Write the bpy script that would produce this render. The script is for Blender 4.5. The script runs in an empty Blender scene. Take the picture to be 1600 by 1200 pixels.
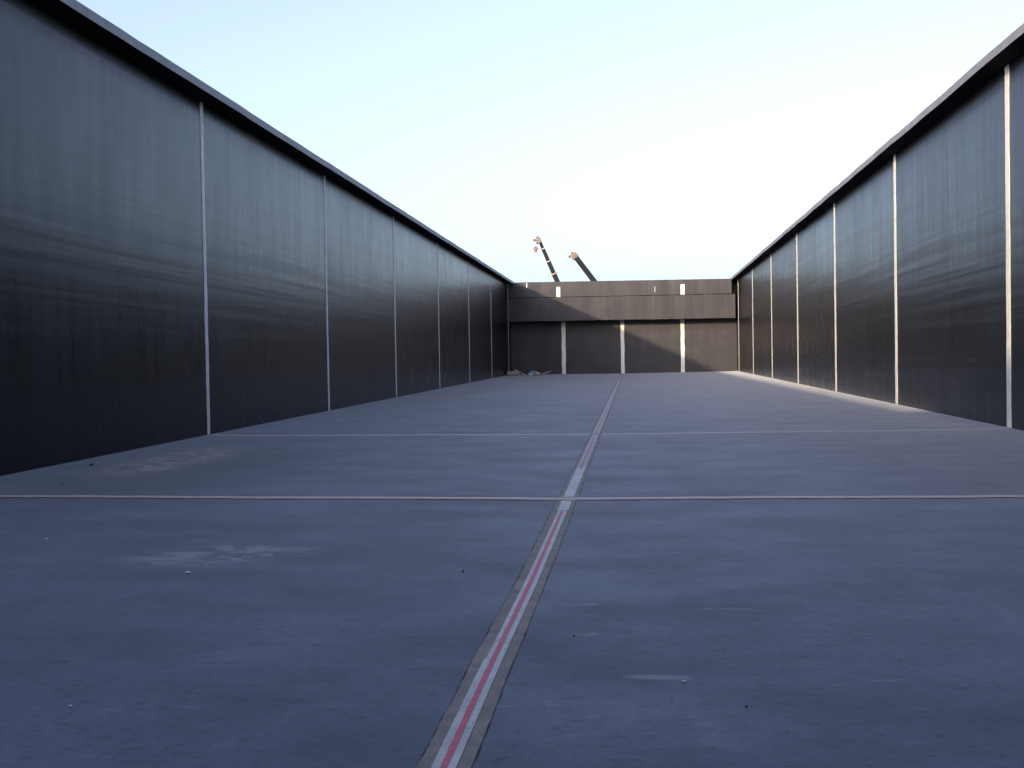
import bpy, bmesh, math, random
from mathutils import Vector, Matrix
random.seed(7)
S = bpy.context.scene
COL = S.collection

# ------------------------------------------------------------------ camera
def set_camera():
    yaw, pitch, roll, f = -0.119, -0.0192, -0.0166, 1563.74
    fw = Vector((math.sin(yaw)*math.cos(pitch), math.cos(yaw)*math.cos(pitch), math.sin(pitch)))
    r = Vector((math.cos(yaw), -math.sin(yaw), 0)); u = r.cross(fw)
    r2 = r*math.cos(roll) + u*math.sin(roll); u2 = u*math.cos(roll) - r*math.sin(roll)
    cd = bpy.data.cameras.new("camera"); co = bpy.data.objects.new("camera", cd); COL.objects.link(co)
    cd.sensor_width = 36; cd.lens = f/1600*36; cd.clip_start = .05; cd.clip_end = 5000
    M = Matrix((r2, u2, -fw)).transposed().to_4x4(); M.translation = (0, 0, 1.5)
    co.matrix_world = M; S.camera = co
set_camera()

# ------------------------------------------------------------------ light
SUN_AZ, SUN_EL = math.radians(205.1), math.radians(10.86)      # azimuth clockwise from +Y (behind and to the left)
W = bpy.data.worlds.new("World"); S.world = W; W.use_nodes = True
wn = W.node_tree.nodes; wn.clear()
sky = wn.new("ShaderNodeTexSky"); sky.sky_type = 'NISHITA'; sky.sun_disc = False
sky.sun_elevation = SUN_EL; sky.sun_rotation = SUN_AZ
sky.air_density = 1.0; sky.dust_density = 2.9; sky.ozone_density = 3.0
bg = wn.new("ShaderNodeBackground"); bg.inputs[1].default_value = .15
wo = wn.new("ShaderNodeOutputWorld")
hs = wn.new("ShaderNodeHueSaturation"); hs.inputs["Saturation"].default_value = .62      # milky evening air
tn = wn.new("ShaderNodeMix"); tn.data_type = 'RGBA'; tn.blend_type = 'MULTIPLY'; tn.inputs[0].default_value = 1
tn.inputs[7].default_value = (.915, .915, 1.04, 1)                                         # the camera's cool white balance
W.node_tree.links.new(sky.outputs[0], hs.inputs["Color"]); W.node_tree.links.new(hs.outputs[0], tn.inputs[6])
W.node_tree.links.new(tn.outputs[2], bg.inputs[0]); W.node_tree.links.new(bg.outputs[0], wo.inputs[0])
sd = bpy.data.lights.new("sun", 'SUN'); sd.energy = 1.45; sd.angle = math.radians(1.0); sd.color = (1, .80, .58)
so = bpy.data.objects.new("sun", sd); COL.objects.link(so)
sdir = Vector((math.sin(SUN_AZ)*math.cos(SUN_EL), math.cos(SUN_AZ)*math.cos(SUN_EL), math.sin(SUN_EL)))
so.rotation_euler = sdir.to_track_quat('Z', 'Y').to_euler(); so.location = (-20, -60, 30)
S.view_settings.view_transform = 'Standard'; S.view_settings.look = 'None'
S.view_settings.exposure = 1.58; S.view_settings.gamma = 1
S.cycles.max_bounces = 8; S.cycles.use_denoising = True

# ------------------------------------------------------------------ material helpers
class NT:
    def __init__(s, name):
        s.m = bpy.data.materials.new(name); s.m.use_nodes = True
        s.t = s.m.node_tree; s.n = s.t.nodes; s.l = s.t.links
        s.b = s.n["Principled BSDF"]
        s.pos = s.n.new("ShaderNodeNewGeometry").outputs["Position"]
    def put(s, sock, v):
        if isinstance(v, bpy.types.NodeSocket): s.l.new(v, sock)
        else:
            if hasattr(sock.default_value, '__len__') and len(sock.default_value) == 4 and len(v) == 3: v = (*v, 1)
            sock.default_value = v
    def math(s, op, a, b=0.0, clamp=False):
        n = s.n.new("ShaderNodeMath"); n.operation = op; n.use_clamp = clamp
        s.put(n.inputs[0], a); s.put(n.inputs[1], b); return n.outputs[0]
    def map(s, scale, loc=(0, 0, 0), vec=None):
        n = s.n.new("ShaderNodeMapping"); s.put(n.inputs[0], vec or s.pos)
        n.inputs["Scale"].default_value = scale; n.inputs["Location"].default_value = loc; return n.outputs[0]
    def noise(s, vec, scale=1, detail=4, rough=.55, dist=0):
        n = s.n.new("ShaderNodeTexNoise"); s.put(n.inputs["Vector"], vec)
        n.inputs["Scale"].default_value = scale; n.inputs["Detail"].default_value = detail
        n.inputs["Roughness"].default_value = rough; n.inputs["Distortion"].default_value = dist
        return n.outputs["Fac"]
    def ramp(s, v, a, b, lo=0., hi=1.):
        n = s.n.new("ShaderNodeMapRange"); n.interpolation_type = 'SMOOTHSTEP'
        s.put(n.inputs[0], v)
        for i, x in enumerate((a, b, lo, hi)): n.inputs[i+1].default_value = x
        return n.outputs[0]
    def mix(s, f, a, b):
        n = s.n.new("ShaderNodeMix"); n.data_type = 'RGBA'
        s.put(n.inputs[0], f); s.put(n.inputs[6], a); s.put(n.inputs[7], b); return n.outputs[2]
    def xyz(s):
        n = s.n.new("ShaderNodeSeparateXYZ"); s.l.new(s.pos, n.inputs[0]); return n.outputs
    def bump(s, h, strength=.3, dist=.01, nrm=None):
        n = s.n.new("ShaderNodeBump"); n.inputs["Strength"].default_value = strength
        n.inputs["Distance"].default_value = dist; s.put(n.inputs["Height"], h)
        if nrm: s.l.new(nrm, n.inputs["Normal"])
        return n.outputs[0]
    def out(s, col=None, rough=None, nrm=None, spec=None, metal=None):
        if col is not None: s.put(s.b.inputs["Base Color"], col)
        if rough is not None: s.put(s.b.inputs["Roughness"], rough)
        if nrm is not None: s.l.new(nrm, s.b.inputs["Normal"])
        if spec is not None: s.b.inputs["Specular IOR Level"].default_value = spec
        if metal is not None: s.b.inputs["Metallic"].default_value = metal
        return s.m

def mat_membrane(name, base, axis, rlo, rhi, spec=.5, vary=1., wave=1., seams=False):
    """black trowelled lining: horizontal ripples, vertical roller streaks, faint daywork seams"""
    k = NT(name)
    sw = (lambda a, z: (0, a, z)) if axis == 'y' else (lambda a, z: (a, 0, z))
    streak = k.noise(k.map(sw(5.0, .35)), 1, 5, .6)
    streak2 = k.noise(k.map(sw(1.1, .22), (3, 5, 1)), 1, 3, .5)
    cloud = k.noise(k.map(sw(.8, .8)), 1, 5, .6)
    fine = k.noise(k.map((14, 14, 14)), 1, 4, .7)
    ripple = k.noise(k.map(sw(.16, 2.1)), 1, 3, .5, .3)
    ripple2 = k.noise(k.map(sw(.05, 3.6), (1, 9, 4)), 1, 2, .45, .12)
    c = k.mix(k.ramp(streak, .3, .72), tuple(x*(1-.3*vary) for x in base), tuple(x*(1+.3*vary) for x in base))
    c = k.mix(k.ramp(cloud, .45, .8, 0, .5), c, tuple(x*1.9 for x in base))
    v = k.math('ADD', k.math('MULTIPLY', streak, .5), k.math('ADD', k.math('MULTIPLY', streak2, .35), k.math('MULTIPLY', cloud, .25)))
    rg = k.ramp(v, .38, .74, rhi, rlo)
    rg = k.math('ADD', rg, k.math('MULTIPLY', k.math('SUBTRACT', fine, .5), .06))
    if seams:
        Xc, Yc, Zc = k.xyz()
        fr = k.math('FRACT', k.math('ADD', k.math('DIVIDE', k.math('SUBTRACT', Yc, 18.504), 7.6178), 10.0))
        near = k.math('ABSOLUTE', k.math('SUBTRACT', fr, .445))
        seam = k.math('MULTIPLY', k.ramp(near, .006, .002), k.ramp(streak2, .42, .52))
        zz = k.math('ABSOLUTE', k.math('SUBTRACT', k.math('SUBTRACT', Zc, k.math('MULTIPLY', Yc, .0133)), 1.17))
        seam = k.math('MAXIMUM', seam, k.math('MULTIPLY', k.ramp(zz, .03, .01), k.ramp(cloud, .45, .55, 0, .8)))
        rg = k.math('ADD', rg, k.math('MULTIPLY', seam, .14))
        c = k.mix(k.math('MULTIPLY', seam, .6), c, tuple(x*2.2 for x in base))
        # the two lifts of the coating differ a little in sheen
        rg = k.math('ADD', rg, k.math('MULTIPLY', k.ramp(near, .0, .02), k.math('MULTIPLY', k.math('GREATER_THAN', fr, .445), .02)))
    h = k.math('ADD', k.math('MULTIPLY', ripple, .35), k.math('MULTIPLY', ripple2, .5))
    n = k.bump(h, .55*wave, .045)
    n = k.bump(fine, .02, .004, n)
    k.b.inputs['Specular Tint'].default_value = (.86, .88, 1, 1)
    oi = k.n.new('ShaderNodeObjectInfo').outputs['Random']       # each cast panel cured a little differently
    rg = k.math('ADD', rg, k.math('MULTIPLY', k.math('SUBTRACT', oi, .5), .05))
    return k.out(c, rg, n, spec)

def mat_floor():
    k = NT("floor_concrete"); X, Y, Z = k.xyz()
    big = k.noise(k.map((.16, .11, 0)), 1, 4, .6)
    mid = k.noise(k.map((.7, 1.3, 0)), 1, 5, .62)
    brush = k.noise(k.map((1.6, 14, 0)), 1, 4, .6, .4)
    fine = k.noise(k.map((22, 30, 30)), 1, 8, .78)
    swirl = k.noise(k.map((2.2, 5.0, 0), (4, 1, 0)), 1, 6, .65, 1.2)
    base = k.mix(k.ramp(big, .3, .7), (.107, .127, .180), (.164, .190, .256))
    base = k.mix(k.ramp(mid, .35, .7, 0, .5), base, (.078, .087, .125))
    base = k.mix(k.ramp(brush, .52, .75, 0, .16), base, (.17, .18, .21))
    base = k.mix(k.ramp(brush, .46, .28, 0, .16), base, (.070, .078, .11))
    base = k.mix(k.ramp(fine, .42, .62, .0, .45), base, (.070, .078, .112))
    base = k.mix(k.ramp(swirl, .63, .72, 0, .22), base, (.33, .33, .34))
    fleck = k.noise(k.map((8, 15, 0), (2, 9, 0)), 1, 7, .74, .5)
    base = k.mix(k.ramp(fleck, .55, .64, 0, .6), base, (.045, .052, .080))
    base = k.mix(k.ramp(fleck, .42, .33, 0, .45), base, (.20, .21, .25))
    cloud = k.noise(k.map((1.7, 2.0, 0), (5, 5, 0)), 1, 6, .68, .8)
    base = k.mix(k.ramp(cloud, .52, .70, 0, .5), base, (.078, .088, .128))
    base = k.mix(k.ramp(cloud, .46, .30, 0, .4), base, (.195, .21, .265))
    scuff = k.noise(k.map((2.2, 11, 0), (8, 1, 0)), 1, 2, .5)
    base = k.mix(k.ramp(scuff, .70, .76, 0, .2), base, (.34, .36, .42))
    grit = k.noise(k.map((70, 70, 0)), 1, 3, .75)
    base = k.mix(k.ramp(grit, .5, .7, 0, .45), base, (.060, .066, .09))
    # darker damp patch and sandy deposit by the left wall, pale smears in front of it
    def blob(cx, cy, rx, ry, tilt=0.):
        a, b = k.math('SUBTRACT', X, cx), k.math('SUBTRACT', Y, cy)
        ct, st = math.cos(tilt), math.sin(tilt)
        p = k.math('ADD', k.math('MULTIPLY', a, ct/rx), k.math('MULTIPLY', b, st/rx))
        q = k.math('ADD', k.math('MULTIPLY', a, -st/ry), k.math('MULTIPLY', b, ct/ry))
        d = k.math('SQRT', k.math('ADD', k.math('MULTIPLY', p, p), k.math('MULTIPLY', q, q)))
        return k.ramp(d, 1.0, .35)
    rag = k.noise(k.map((3.2, 2.4, 0), (7, 3, 0)), 1, 7, .72, .6)
    damp = k.math('MULTIPLY', blob(-6.1, 13.0, 2.2, 4.6), k.ramp(rag, .35, .6, .35, .9))
    base = k.mix(damp, base, (.075, .08, .11))
    base = k.mix(k.math('MULTIPLY', blob(-5.2, 8.2, 3.0, 1.9), k.ramp(mid, .4, .62, 0, .6)), base, (.085, .09, .12))
    sand = k.math('MULTIPLY', blob(-6.75, 14.2, .95, 2.7), k.ramp(rag, .44, .56))
    base = k.mix(k.math('MULTIPLY', sand, .9), base, (.29, .26, .235))
    sm = k.noise(k.map((2.4, 4.2, 0), (1, 8, 0)), 1, 6, .66, .9)
    smear = k.math('MULTIPLY', blob(-3.2, 7.45, 1.0, .55, .35), k.ramp(sm, .46, .56))
    base = k.mix(k.math('MULTIPLY', smear, .55), base, (.36, .37, .38))
    for (cx, cy, rx, ry) in ((-.33, 6.1, .16, .06), (-.27, 5.45, .12, .05), (.55, 6.0, .30, .05), (.1, 4.75, .22, .05), (1.9, 6.6, .2, .05)):
        base = k.mix(k.math('MULTIPLY', blob(cx, cy, rx, ry), k.ramp(sm, .42, .62, 0, .5)), base, (.36, .37, .40))
    spk = k.n.new("ShaderNodeTexVoronoi"); spk.inputs["Scale"].default_value = 3.4; k.put(spk.inputs["Vector"], k.map((1, 1, 0)))
    base = k.mix(k.math("MULTIPLY", k.ramp(spk.outputs["Distance"], .040, .018, 0, .9), k.ramp(cloud, .47, .55)), base, (.03, .03, .035))
    n = k.bump(k.math('ADD', k.math('MULTIPLY', brush, .3), k.math('MULTIPLY', fine, .5)), .18, .006)
    
    k.b.inputs["Sheen Weight"].default_value = .37          # fine dust lying on the slab
    k.b.inputs["Sheen Roughness"].default_value = .35
    k.b.inputs["Diffuse Roughness"].default_value = .4
    return k.out(base, k.ramp(mid, .3, .7, .62, .8), n, .3)

def mat_simple(name, a, b, rough=.7, scale=8, spec=.4, bump=.15, metal=0.):
    k = NT(name)
    f = k.noise(k.map((scale,)*3), 1, 5, .65)
    return k.out(k.mix(k.ramp(f, .3, .7), a, b), rough, k.bump(f, bump, .01), spec, metal)

def mat_tape():
    k = NT("white_tape_paint")
    f = k.noise(k.map((9, 9, 9)), 1, 5, .6)
    clus = k.noise(k.map((3.5, 2.6, 0), (2, 2, 0)), 1, 2, .5)
    sp = k.noise(k.map((110, 60, 0)), 1, 3, .6)
    m = k.math('MULTIPLY', k.ramp(sp, .56, .62), k.ramp(clus, .44, .56))
    c = k.mix(k.ramp(f, .3, .75), (.42, .42, .43), (.54, .54, .55))
    c = k.mix(k.math('MULTIPLY', m, .85), c, (.06, .06, .08))
    return k.out(c, .6, None, .35)

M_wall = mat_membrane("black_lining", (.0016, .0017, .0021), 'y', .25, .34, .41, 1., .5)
M_wall_sunlit = mat_membrane("black_lining_sunlit", (.0095, .009, .0086), 'y', .25, .34, .5, .5, .8, True)  # same lining for the right wall, sunlit brightness put into a lighter base
M_rear = mat_membrane("black_lining_matt", (.041, .0365, .033), 'x', .56, .64, .4, .18, .6)
M_cope = mat_simple("coping_grey_paint", (.20, .20, .205), (.26, .26, .265), .6, 3)
M_soff = mat_simple("soffit_black", (.006, .006, .006), (.011, .010, .010), .8, 3, .2)  # near-black colour for the underside faces of the coping
M_floor = mat_floor()
M_strip = mat_simple("joint_bandage", (.50, .485, .47), (.66, .64, .61), .6, 6)
M_strip_sunlit = mat_simple("sunlit_joint_bandage", (.70, .66, .56), (.82, .78, .68), .6, 6)  # sunlit copy of the bandage: warm sunlight painted into its colour
M_mortar = mat_simple("mortar_fill", (.18, .165, .15), (.26, .24, .22), .8, 7)
M_cord = mat_simple("pink_joint_seal", (.44, .355, .32), (.56, .465, .42), .7, 9)
M_tape = mat_tape()
M_dull = mat_simple('dull_beige_tape', (.34, .315, .31), (.44, .41, .40), .7, 5)
M_red = mat_simple("red_stripe_paint", (.46, .075, .13), (.56, .11, .17), .6, 20)
M_pink = mat_simple("faded_red_stripe", (.30, .17, .185), (.37, .225, .24), .6, 20)
M_crack = mat_simple("dark_crack", (.02, .02, .025), (.05, .05, .055), .9, 30)
M_ground = mat_simple("dry_earth", (.20, .165, .12), (.28, .235, .18), .95, .6)
M_concrete = mat_simple("bare_concrete", (.26, .25, .235), (.34, .33, .31), .85, 2)
M_wood = mat_simple("weathered_timber", (.38, .275, .175), (.52, .40, .27), .8, 14)
M_red_wood = mat_simple("reddish_timber", (.26, .145, .10), (.36, .215, .155), .8, 14)
M_pale_wood = mat_simple("fresh_timber", (.42, .34, .25), (.52, .43, .33), .8, 14)
M_sheet = mat_simple("blue_grey_sheet", (.17, .20, .235), (.27, .305, .34), .5, 9)
M_paper = mat_simple("pale_scrap", (.62, .61, .58), (.72, .71, .69), .8, 40)
M_pebble = mat_simple("dark_pebble", (.03, .03, .03), (.07, .065, .06), .9, 60)
M_boom = mat_simple("boom_grey_green", (.005, .007, .007), (.011, .013, .012), .6, 2, .15)
M_orange = mat_simple("crane_orange", (.165, .10, .055), (.23, .14, .085), .5, 3)
M_collar = mat_simple("collar_white", (.30, .20, .14), (.38, .26, .19), .5, 3)
M_steel = mat_simple("dark_steel", (.05, .05, .05), (.10, .095, .09), .5, 5, metal=.5)
M_tyre = mat_simple("tyre_rubber", (.02, .02, .02), (.035, .035, .035), .85, 10)
M_glass = NT("cab_glass").out((.03, .04, .05), .08, None, .6)

# ------------------------------------------------------------------ object helpers
def thing(name, label, cat, loc=(0, 0, 0), group=None):
    o = bpy.data.objects.new(name, None); COL.objects.link(o); o.location = loc
    o.empty_display_size = .2
    tag(o, label, cat, group); return o
def tag(o, label, cat, group=None):
    o["label"] = label; o["category"] = cat
    if group: o["group"] = group
    return o
def base_of(p):
    v = Vector((0, 0, 0))
    while p: v = v + Vector(p.location); p = p.parent
    return v
class MB:
    """collects world-space shapes; build() links them as one mesh object"""
    def __init__(s): s.bm = bmesh.new()
    def face(s, pts): return s.bm.faces.new([s.bm.verts.new(p) for p in pts])
    def hexa(s, a, b):                      # two quads (bottom, top), same winding
        v = [s.bm.verts.new(p) for p in (*a, *b)]
        for f in ((3, 2, 1, 0), (4, 5, 6, 7), (0, 1, 5, 4), (1, 2, 6, 5), (2, 3, 7, 6), (3, 0, 4, 7)):
            s.bm.faces.new([v[i] for i in f])
        return s
    def box(s, x0, x1, y0, y1, z0, z1):
        return s.hexa([(x0, y0, z0), (x1, y0, z0), (x1, y1, z0), (x0, y1, z0)], [(x0, y0, z1), (x1, y0, z1), (x1, y1, z1), (x0, y1, z1)])
    def loft(s, rings, cap=True, closed=True):
        R = [[s.bm.verts.new(p) for p in r] for r in rings]; n = len(R[0])
        for a, b in zip(R, R[1:]):
            for i in range(n if closed else n-1):
                j = (i+1) % n; s.bm.faces.new((a[i], a[j], b[j], b[i]))
        if cap and closed: s.bm.faces.new(R[0][::-1]); s.bm.faces.new(R[-1])
        return s
    def bar(s, p, q, w, h, w2=None, h2=None, up=(0, 0, 1)):     # tapered rectangular bar
        p, q = Vector(p), Vector(q); d = (q-p).normalized()
        a = d.cross(Vector(up)).normalized(); b = a.cross(d)
        w2 = w if w2 is None else w2; h2 = h if h2 is None else h2
        ring = lambda c, w, h: [c+a*w/2*i+b*h/2*j for i, j in ((-1, -1), (1, -1), (1, 1), (-1, 1))]
        return s.loft([ring(p, w, h), ring(q, w2, h2)])
    def tube(s, p, q, r, r2=None, n=12):
        p, q = Vector(p), Vector(q); d = (q-p).normalized()
        a = d.orthogonal().normalized(); b = d.cross(a); r2 = r if r2 is None else r2
        ring = lambda c, r: [c+(a*math.cos(t)+b*math.sin(t))*r for t in [2*math.pi*i/n for i in range(n)]]
        return s.loft([ring(p, r), ring(q, r2)])
    def build(s, name, mat, parent=None, bevel=0., smooth=False):
        bmesh.ops.recalc_face_normals(s.bm, faces=s.bm.faces[:])
        off = base_of(parent)
        for v in s.bm.verts: v.co -= off
        me = bpy.data.meshes.new(name); s.bm.to_mesh(me); s.bm.free()
        if smooth:
            for p in me.polygons: p.use_smooth = True
        me.materials.append(mat)
        o = bpy.data.objects.new(name, me); COL.objects.link(o); o.parent = parent
        if bevel:
            m = o.modifiers.new("edge", 'BEVEL'); m.width = bevel; m.segments = 2; m.limit_method = 'ANGLE'
        return o
def struct(o): o["kind"] = "structure"; return o

# ------------------------------------------------------------------ geometry of the basin
Y0, STEP, YB, YF = 18.504, 7.6178, 65.6, -6.5
JOINTS = [Y0 + STEP*i for i in range(-4, 7)]
xl = lambda y: -8.2538 + .0062*y
xr = lambda y: 6.5353 + .003*y
xc = lambda y: -.703 + .0021*y - .020*min(max((6.8-y)/2.2, 0), 1) - .0007*max(0, y-12)
zl = lambda y: 6.6356 + .001*y          # underside of the left coping
zr = lambda y: 6.5712 + .001*y
fz0 = lambda y: .0133*y
def fz(x, y):                            # floor height: falls to the middle, turned up at the walls
    c = xc(y)
    t = (x-c)/((xr(y)-c) if x > c else (xl(y)-c)); t = min(max(t, 0), 1)
    w = (xr(y)-c) if x > c else (c-xl(y))
    d = w*(1-t)                          # distance from the wall
    z = -.055 + .035*t
    if d < .4: z += .02*(1-d/.4)
    return fz0(y) + z

def make_floor():
    ys = [YF+(YB-YF)*i/60 for i in range(61)]
    m = MB(); rings = []
    for y in ys:
        a, b, c = xl(y), xr(y), xc(y)
        xs = [a-.3, a, a+.2, a+.4] + [a+.4+(c-a-.4)*i/6 for i in range(1, 6)] + [c] + [c+(b-.4-c)*i/6 for i in range(1, 6)] + [b-.4, b-.2, b, b+.3]
        rings.append([Vector((x, y, fz(min(max(x, a), b), y))) for x in xs])
    m.loft(rings, closed=False)
    top = m.build("floor", M_floor); struct(top)
    g = MB(); g.face([(-2500, -2500, -.6), (2500, -2500, -.6), (2500, 2500, -.6), (-2500, 2500, -.6)])
    struct(g.build("ground", M_ground))
make_floor()

def ragged(m, x0, x1, y, zlo, zhi, amp, n):   # strip in plane y, wavy edges
    L, R_ = [], []
    for i in range(n+1):
        z = zlo+(zhi-zlo)*i/n
        L.append(x0+random.uniform(-amp, amp)); R_.append(x1+random.uniform(-amp, amp))
    m.loft([[(L[i], y, zlo+(zhi-zlo)*i/n), (R_[i], y, zlo+(zhi-zlo)*i/n), (R_[i], y+.006, zlo+(zhi-zlo)*i/n), (L[i], y+.006, zlo+(zhi-zlo)*i/n)] for i in range(n+1)])

def side_wall(name, label, xf, zt, sgn, sw, wav, mat, smat):
    """sgn: +1 wall whose outside is at +x"""
    t = thing(name, label, "wall", (xf(Y0), Y0, fz0(Y0)), "dark walls around the basin")
    edges = [YF] + JOINTS[2:] + [YB+.3]
    for y0, y1 in zip(edges, edges[1:]):
        m = MB(); m.hexa([(xf(y0), y0, fz0(y0)-.3), (xf(y1), y1, fz0(y1)-.3), (xf(y1)+sgn*.4, y1, fz0(y1)-.3), (xf(y0)+sgn*.4, y0, fz0(y0)-.3)],
                         [(xf(y0), y0, zt(y0)), (xf(y1), y1, zt(y1)), (xf(y1)+sgn*.4, y1, zt(y1)), (xf(y0)+sgn*.4, y0, zt(y0))])
        m.build("wall_panel", mat, t)
    for y in JOINTS[2:]:
        m = MB(); n = 14; rings = []
        lo, hi = fz(xf(y), y)+.004, zt(y)-.004
        for i in range(n+1):
            z = lo+(hi-lo)*i/n; a = y-sw/2+random.uniform(-.012, .012); b = y+sw/2+random.uniform(-.012, .012)
            rings.append([(xf(a)-sgn*.008, a, z), (xf(b)-sgn*.008, b, z), (xf(b)+sgn*.002, b, z), (xf(a)+sgn*.002, a, z)])
        m.loft(rings); m.build("joint_strip", smat, t)
    # coping slab, its inner edge slightly wavy
    m = MB(); rings = []; n = 120; ye = YB-1.27 if sgn < 0 else YB+.4
    for i in range(n+1):
        y = YF+(ye-YF)*i/n
        ph = (y-Y0)/STEP*2*math.pi
        dz = wav*(math.cos(ph)*.5 + .5*math.sin(ph*2.3+1)) + random.uniform(-.004, .004)
        dx = random.uniform(-.006, .006)
        inn, outx = xf(y)-sgn*(.39+dx), xf(y)+sgn*.55
        rings.append([(inn, y, zt(y)+dz), (outx, y, zt(y)), (outx, y, zt(y)+.15), (inn, y, zt(y)+.15+dz)])
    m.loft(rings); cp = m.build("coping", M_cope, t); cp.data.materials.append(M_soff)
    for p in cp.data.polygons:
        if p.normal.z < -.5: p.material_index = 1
    return t
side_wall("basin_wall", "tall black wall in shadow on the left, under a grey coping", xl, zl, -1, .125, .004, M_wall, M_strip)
side_wall("basin_wall", "tall black sunlit wall on the right, with bright sunlit joint strips under a grey coping", xr, zr, 1, .19, .010, M_wall_sunlit, M_strip_sunlit)

def rear_wall():
    t = thing("basin_wall", "black end wall with a deep overhanging beam, crossed by a slanting shadow", "wall", (-.55, YB, fz0(YB)), "dark walls around the basin")
    a, b = xl(YB), xr(YB)
    xs = [a, -4.39, -.55, 3.31, b]
    for x0, x1 in zip(xs, xs[1:]):
        MB().box(x0, x1, YB, YB+.4, fz0(YB)-.3, 6.62).build("wall_panel", M_rear, t)
    for x, w, hi in ((-4.39, .25, 4.6), (-.55, .23, 4.6), (3.31, .235, 4.6)):
        m = MB(); ragged(m, x-w/2, x+w/2, YB-.009, fz(x, YB)+.004, hi, .012, 12); m.build("joint_strip", M_strip_sunlit, t)
    zb = lambda x: 4.255 - .0046*(x+.55)
    zs = lambda x: 5.75 - .004*(x+.55)
    zt = lambda x: 6.757 - .0085*(x+.55)
    def beam(x0, x1, yf, lo, hi, name, amp, n=60):
        m = MB(); rings = []
        for i in range(n+1):
            x = x0+(x1-x0)*i/n
            e, f = random.uniform(-amp, amp), .015*math.sin(i*.9)+random.uniform(-.008, .008)
            rings.append([(x, yf+f*.5, lo(x)+e), (x, YB+.39, lo(x)), (x, YB+.39, hi(x)), (x, yf+f, hi(x)+e*.4)])
        m.loft(rings); return m.build(name, M_rear, t)
    beam(xl(64.2)+.02, 6.53, 64.2, zb, zs, "channel_beam", .018)
    beam(xl(64.4)+.02, 6.335, 64.36, lambda x: zs(x)+.045, zt, "parapet", .01)
    for x, w, lo, hi in ((-4.6, .25, 5.80, 6.45), (3.285, .25, 5.77, 6.41), (-6.63, .055, 6.46, 6.77), (1.55, .025, 5.96, 6.34)):
        m = MB(); ragged(m, x-w/2, x+w/2, 64.325, lo, hi, min(.006, w*.15), 5); m.build("joint_strip", M_strip_sunlit if w > .05 else M_strip, t)
    return t
rear_wall()

def front_wall():
    t = thing("basin_wall", "black end wall closing the basin behind the camera", "wall", (-.7, YF, fz0(YF)), "dark walls around the basin")
    MB().box(xl(YF)-.4, xr(YF)+.4, YF-.4, YF-.002, fz0(YF)-.4, 6.6).build("wall_panel", M_wall, t)
    MB().box(xl(YF)-.55, xr(YF)+.55, YF-.6, YF-.02, 6.602, 6.78).build("coping", M_cope, t)
front_wall()

# ------------------------------------------------------------------ floor joints
LIFT = .003
def sheet(name, mat, parent, left, right, lift):       # left/right: lists of (x, y)
    m = MB(); m.loft([[Vector((a[0], a[1], fz(*a)+lift)), Vector((b[0], b[1], fz(*b)+lift))] for a, b in zip(left, right)], closed=False)
    return m.build(name, mat, parent)
def centre_joint():
    t = thing("centre_joint", "long floor joint down the middle, grey mortar with white tape and red stripe", "floor joint", (xc(Y0), Y0, fz(xc(Y0), Y0)))
    def edge(y0, y1, st, off, amp, smooth=.75):
        o, y, r = [], y0, 0.
        while y < y1:
            r = r*smooth + random.uniform(-amp, amp)*(1-smooth)*2
            o.append((xc(y)+off+r, y)); y += st*(1 + max(0, y)/8)
        o.append((xc(y1)+off, y1)); return o
    L = edge(YF, YB, .05, -.105, .006); R_ = edge(YF, YB, .05, .100, .006)
    sheet("mortar_band", M_mortar, t, L, R_, LIFT)
    for E_, s in ((L, -1), (R_, 1)):
        crk_l, crk_r = [], []
        for i, (x, y) in enumerate(E_):
            w = max(0.0006, random.gauss(.001, .0028))
            crk_l.append((x-w*.6, y)); crk_r.append((x+w*.9, y))
        sheet("edge_crack", M_crack, t, crk_l, crk_r, LIFT*1.8)
    def tape(y0, y1, wl, wr, amp=.0015, mat=None):
        sheet("white_tape", mat or M_tape, t, edge(y0, y1, .12, -wl, amp), edge(y0, y1, .12, wr, amp), LIFT*2.6)
    tape(YF, 4.98, .050, .045); tape(4.982, 9.66, .041, .045)
    tape(9.69, 10.30, .052, .055); tape(10.55, 13.2, .056, .058); tape(13.2, 18.44, .056, .058, .002, M_dull); tape(18.58, YB-.02, .062, .062, .003, M_dull)
    sheet("red_stripe", M_red, t, edge(YF, 9.6, .15, -.0145, .0015), edge(YF, 9.6, .15, .0125, .0015), LIFT*3.6)
    sheet("red_stripe", M_pink, t, edge(13.0, 17.7, .15, -.020, .002), edge(13.0, 17.7, .15, .016, .002), LIFT*3.6)["label"] = "faded pink stripe"
    sheet("red_stripe", M_pink, t, edge(18.2, 46, .15, -.018, .002), edge(18.2, 46, .15, .014, .002), LIFT*3.6)["label"] = "faded pink stripe"
    return t
centre_joint()
def cross_joint(y, w, mat, label, wob):
    m_l, m_r = [], []; n = 70
    for i in range(n+1):
        x = xl(y)+.03 + (xr(y)-xl(y)-.06)*i/n
        c = y + wob*math.sin(i*.37+y) + random.uniform(-.012, .012)
        m_l.append((x, c-w/2)); m_r.append((x, c+w/2+random.uniform(-.01, .01)))
    if y > 12:
        o = sheet("cross_joint", mat, None, m_l, m_r, LIFT*.5); c = Vector((xc(y), y, fz(xc(y), y)))
        for v in o.data.vertices: v.co -= c
        o.location = c; tag(o, label, "floor joint", "joints across the basin floor"); return
    t = thing("cross_joint", label, "floor joint", (xc(y), y, fz(xc(y), y)), "joints across the basin floor")
    sheet("joint_seal", mat, t, m_l, m_r, LIFT*2.3)
    lo = [(x, c-max(.001, random.gauss(-.003 if w > .1 and y < 12 else -.012, .012))) for x, c in m_l]
    sheet("edge_crack", M_crack, t, lo, m_l, LIFT*1.5)
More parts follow.
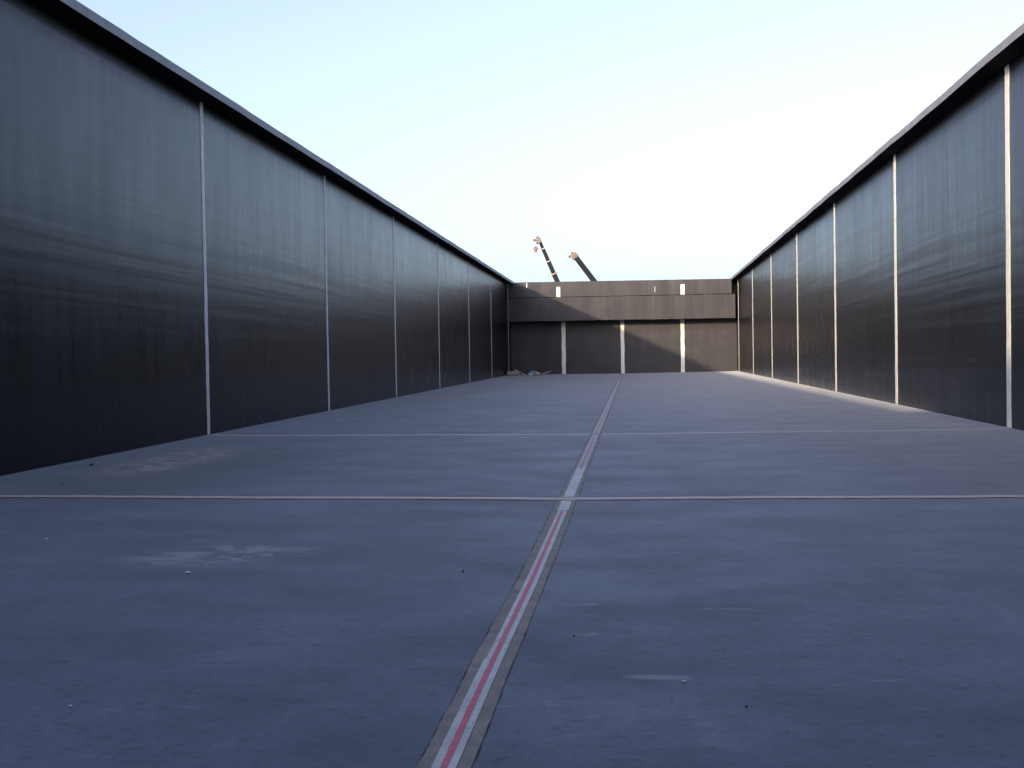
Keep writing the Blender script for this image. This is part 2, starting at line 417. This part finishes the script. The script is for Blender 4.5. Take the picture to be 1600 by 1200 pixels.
names = ["pale pink joint across the floor nearest the camera", "thin pale pink joint across the floor, second from the camera",
         "faint thin joint across the floor, third from the camera", "faint thin joint across the floor, fourth from the camera",
         "hairline joint across the floor, fifth from the camera", "hairline joint across the floor, sixth from the camera", "hairline joint across the floor right before the end wall"]
for i, (y, w) in enumerate(zip([10.45]+JOINTS[4:], (.16, .20, .05, .05, .04, .04, .04))):
    cross_joint(y, w, M_cord, names[i], .01)

# ------------------------------------------------------------------ rubbish in the far corner
def P(x, y, dz=0.): return Vector((x, y, fz(x, y)+dz))
pl = "loose timber in the far left corner"
def plank(name, label, p, q, w, h, mat, group=pl):
    o = MB().bar(p, q, w, h).build(name, mat, None, .004)
    c = (Vector(p)+Vector(q))/2
    for v in o.data.vertices: v.co -= c
    o.location = c; return tag(o, label, "plank", group)
plank("plank", "thick tan plank lying lowest and frontmost in the corner timber pile", P(-7.72, 62.2, .14), P(-7.02, 62.15, .13), .24, .11, M_wood)
plank("plank", "tan plank lying behind the front plank of the corner timber pile", P(-7.66, 62.55, .14), P(-6.98, 62.6, .14), .24, .12, M_wood)
for bx in (-7.55, -7.15):
    plank("plank", "short bearer under the %s end of the corner timber pile" % ("left" if bx < -7.4 else "right"), P(bx, 62.05, .04), P(bx+.02, 62.7, .04), .09, .075, M_wood)
plank("plank", "short tan block standing on the left end of the corner timber pile", P(-7.70, 62.3, .235), P(-7.50, 62.32, .235), .2, .12, M_wood)
plank("plank", "pale plank lying on top of the corner timber pile", P(-7.46, 62.3, .255), P(-7.05, 62.35, .23), .22, .08, M_pale_wood)
plank("plank", "long thin plank leaning down to the right off the corner timber pile", P(-7.30, 62.5, .40), P(-6.62, 62.4, .06), .1, .05, M_wood)
plank("plank", "flat reddish board lying in front of the blue grey sheet", P(-6.55, 61.9, .025), P(-5.55, 62.0, .03), .3, .045, M_red_wood)
plank("plank", "second reddish board, crossing over the flat one near the stick", P(-5.95, 62.0, .09), P(-5.30, 62.3, .12), .18, .05, M_red_wood)
plank("plank", "pale stick rising to the right of the reddish boards", P(-5.62, 62.4, .08), P(-5.02, 62.6, .26), .05, .05, M_pale_wood)
plank("plank", "short tan offcut lying between the timber pile and the sheet", P(-6.80, 61.9, .03), P(-6.50, 61.8, .03), .12, .05, M_wood)
def crumpled(name, label, cx, cy, rx, ry, h, mat, cat, seed):
    rnd = random.Random(seed); m = MB(); rings = []; N, K = 22, 7
    ph = [rnd.uniform(0, 6.28) for _ in range(6)]
    for j in range(K):
        u = j/(K-1); rr = math.cos(u*math.pi/2*.95); ring = []
        for i in range(N):
            a = 2*math.pi*i/N
            k = 1+.16*math.sin(3*a+ph[0])+.10*math.sin(5*a+ph[1]+u*3)+rnd.uniform(-.05, .05)
            z = h*math.sin(u*math.pi/2)*(1+.25*math.sin(2*a+ph[2])*u+.12*math.sin(4*a+ph[3]))+rnd.uniform(-.02, .02)*h
            ring.append((cx+rx*rr*k*math.cos(a), cy+ry*rr*k*math.sin(a), fz(cx, cy)+max(.004, z)))
        rings.append(ring)
    m.loft(rings); o = m.build(name, mat)
    c = Vector((cx, cy, fz(cx, cy)))
    for v in o.data.vertices: v.co -= c
    o.location = c; return tag(o, label, cat)
crumpled("plastic_sheet", "crumpled blue grey plastic sheet heaped between the timber and the reddish boards", -6.10, 62.5, .44, .3, .24, M_sheet, "sheet", 3)
crumpled("paper_bag", "crumpled white bag at the front left foot of the blue grey sheet", -6.27, 62.05, .17, .1, .10, M_paper, "bag", 5)
crumpled("paper_bag", "crumpled white bag at the right end of the blue grey sheet", -5.76, 62.2, .12, .1, .15, M_paper, "bag", 8)

# small litter on the floor
def chip(name, label, x, y, r, flat, mat, cat, group):
    bm = bmesh.new(); bmesh.ops.create_icosphere(bm, subdivisions=1, radius=r)
    rnd = random.Random(int(1000*(x+y)))
    for v in bm.verts:
        v.co *= rnd.uniform(.7, 1.25); v.co.z *= flat
    me = bpy.data.meshes.new(name); bm.to_mesh(me); bm.free(); me.materials.append(mat)
    o = bpy.data.objects.new(name, me); COL.objects.link(o); o.location = (x, y, fz(x, y)+r*flat*.6+LIFT)
    tag(o, label, cat, group)
g1, g2 = "white scraps on the floor", "dark pebbles on the floor"
chip("paper_scrap", "largest white scrap, on the floor left of the centre below the pale smear", -3.17, 6.8, .022, .4, M_paper, "scrap", g1)
chip("paper_scrap", "small white scrap on the dark floor at the bottom left", -2.50, 4.16, .010, .5, M_paper, "scrap", g1)
chip("paper_scrap", "small white scrap on the floor right of the centre tape", .22, 4.68, .010, .6, M_paper, "scrap", g1)
chip("paper_scrap", "tiny white scrap on the floor below the left end of the near pink joint", -4.99, 8.0, .016, .5, M_paper, "scrap", g1)
chip("paper_scrap", "tiny white scrap on the floor just under the left end of the pink joint", -5.95, 9.2, .014, .5, M_paper, "scrap", g1)
chip("pebble", "biggest dark pebble, lying against the foot of the left wall", -7.70, 13.5, .03, .6, M_pebble, "pebble", g2)
chip("pebble", "dark pebble on the floor above the left end of the near pink joint", -6.95, 11.5, .018, .5, M_pebble, "pebble", g2)
chip("pebble", "black pebble alone on the floor left of the red striped tape", -1.20, 6.95, .010, .8, M_pebble, "pebble", g2)
chip("pebble", "small black pebble on the floor at the lower right", .47, 4.36, .008, .8, M_pebble, "pebble", g2)
chip("pebble", "small black pebble just right of the mortar band", -.33, 5.40, .007, .8, M_pebble, "pebble", g2)

# ------------------------------------------------------------------ cranes beyond the end wall
def crane(label, head, foot, w0, w1, secs, hook, ropes):
    head, foot = Vector(head), Vector(foot); gz = -.6
    t = thing("mobile_crane", label, "crane", (foot.x, foot.y, gz), "cranes standing beyond the end wall")
    d = (head-foot).normalized(); up = Vector((0, 1, 0)); side = d.cross(up).normalized()
    L = (head-foot).length
    prev = 0.
    for i, s in enumerate(secs + [1.0]):
        w = w0+(w1-w0)*(i/max(1, len(secs)))
        a, b = foot+d*L*prev, foot+d*L*s
        MB().bar(a, b, w, w*.9, up=(0, 1, 0)).build("boom_section", M_boom, t, .02)
        if i < len(secs):
            MB().bar(b-d*.06, b+d*.07, w*1.18, w*1.1, up=(0, 1, 0)).build("boom_collar", M_collar, t, .01)
        prev = s
    # head: cheek plates, two sheaves in front
    lft = -side if side.x > 0 else side
    hd = MB(); hd.bar(head-d*.42, head+d*.08, w1*1.25, w1*1.1, up=(0, 1, 0))
    hd.bar(head-d*.08, head+lft*.36+d*.06, .16, .26, up=(0, 1, 0)); hd.bar(head-d*.12+lft*.06, head+lft*.30-d*.24, .13, .24, up=(0, 1, 0))
    h = hd.build("boom_head", M_orange, t, .02)
    sh = []
    for c in (head+lft*.42+d*.06, head+lft*.28-d*.30, head+d*.16+lft*.04):
        MB().tube(c+Vector((0, -.10, 0)), c+Vector((0, .10, 0)), .13, n=18).build("sheave", M_steel, h)
        sh.append(c)
    for (dx, drop) in ropes:
        p = sh[0]+Vector((dx, 0, 0)); MB().tube(p, p-Vector((0, 0, drop)), .008, n=6).build("hoist_rope", M_steel, t)
    if hook:
        drop, sc, x0 = hook; p = sh[0]+Vector((x0, 0, -drop))
        m = MB(); m.bar(p, p-Vector((0, 0, .62*sc)), .42*sc, .3*sc, .34*sc, .26*sc, up=(0, 1, 0)); m.tube(p+Vector((0, -.2*sc, -.25*sc)), p+Vector((0, .2*sc, -.25*sc)), .27*sc, n=16)
        hb = m.build("hook_block", M_orange, t, .02)
        m = MB(); c = p-Vector((0, 0, .92*sc)); rings = []
        m.tube(p-Vector((0, 0, .62*sc)), p-Vector((0, 0, .78*sc)), .06*sc)
        for i in range(15):
            a = math.radians(95-i*19); o = c+Vector((math.cos(a), 0, math.sin(a)))*.17*sc
            e = Vector((math.cos(a), 0, math.sin(a))); r = .055*sc*(1-.03*i)
            rings.append([o+(e*math.cos(b)+Vector((0, 1, 0))*math.sin(b))*r for b in [2*math.pi*k/8 for k in range(8)]])
        m.loft(rings); m.build("hook", M_collar, hb, smooth=True)
    # carrier (behind the wall)
    x, y = foot.x, foot.y
    MB().box(x-1.2, x+6.6, y-1.25, y+1.25, gz+.95, gz+1.5).build("chassis", M_orange, t, .04)
    MB().tube((x+.6, y, gz+1.5), (x+.6, y, gz+1.95), .9, n=24).build("turntable", M_steel, t)
    MB().box(x-.5, x+2.8, y-.9, y+.9, gz+1.95, gz+2.6).build("superstructure", M_orange, t, .05)
    MB().box(x+1.7, x+3.0, y-1.1, y+1.1, gz+2.602, gz+3.2).build("counterweight", M_steel, t, .05)
    c = MB().hexa([(x-.3, y-1.95, gz+1.7), (x+1.5, y-1.95, gz+1.7), (x+1.5, y-.95, gz+1.7), (x-.3, y-.95, gz+1.7)], [(x+.1, y-1.9, gz+3.3), (x+1.5, y-1.9, gz+3.3), (x+1.5, y-.97, gz+3.3), (x+.1, y-.97, gz+3.3)]).build("operator_cab", M_orange, t, .04)
    MB().box(x+.3, x+1.35, y-1.97, y-1.90, gz+2.3, gz+3.1).build("window", M_glass, c)
    MB().hexa([(x+4.9, y-1.25, gz+1.51), (x+6.7, y-1.25, gz+1.51), (x+6.7, y+1.25, gz+1.51), (x+4.9, y+1.25, gz+1.51)], [(x+4.95, y-1.2, gz+2.9), (x+6.35, y-1.2, gz+2.9), (x+6.35, y+1.2, gz+2.9), (x+4.95, y+1.2, gz+2.9)]).build("driver_cab", M_orange, t, .05)
    for wx in (x-.4, x+.9, x+4.0, x+5.6):
        for s in (-1, 1):
            w = MB().tube((wx, y+s*.95, gz+.55), (wx, y+s*1.3, gz+.55), .55, n=24).build("wheel", M_tyre, t, .04)
            MB().tube((wx, y+s*1.28, gz+.55), (wx, y+s*1.32, gz+.55), .3, n=18).build("rim", M_collar, w)
crane("taller crane on the left, telescopic boom with pale collars and an orange hook block", (-8.58, 95, 13.42), (-4.0, 95, 2.5), .46, .30,
      [.69, .80, .91], (.62, .78, .12), [(.12, .66), (-.12, 13.5)])
crane("shorter crane on the right, thick plain grey boom with an orange head", (-5.28, 95, 11.85), (1.62, 95, 2.5), .62, .50, [.55],
      None, [(0, 12), (.40, 1.6)])
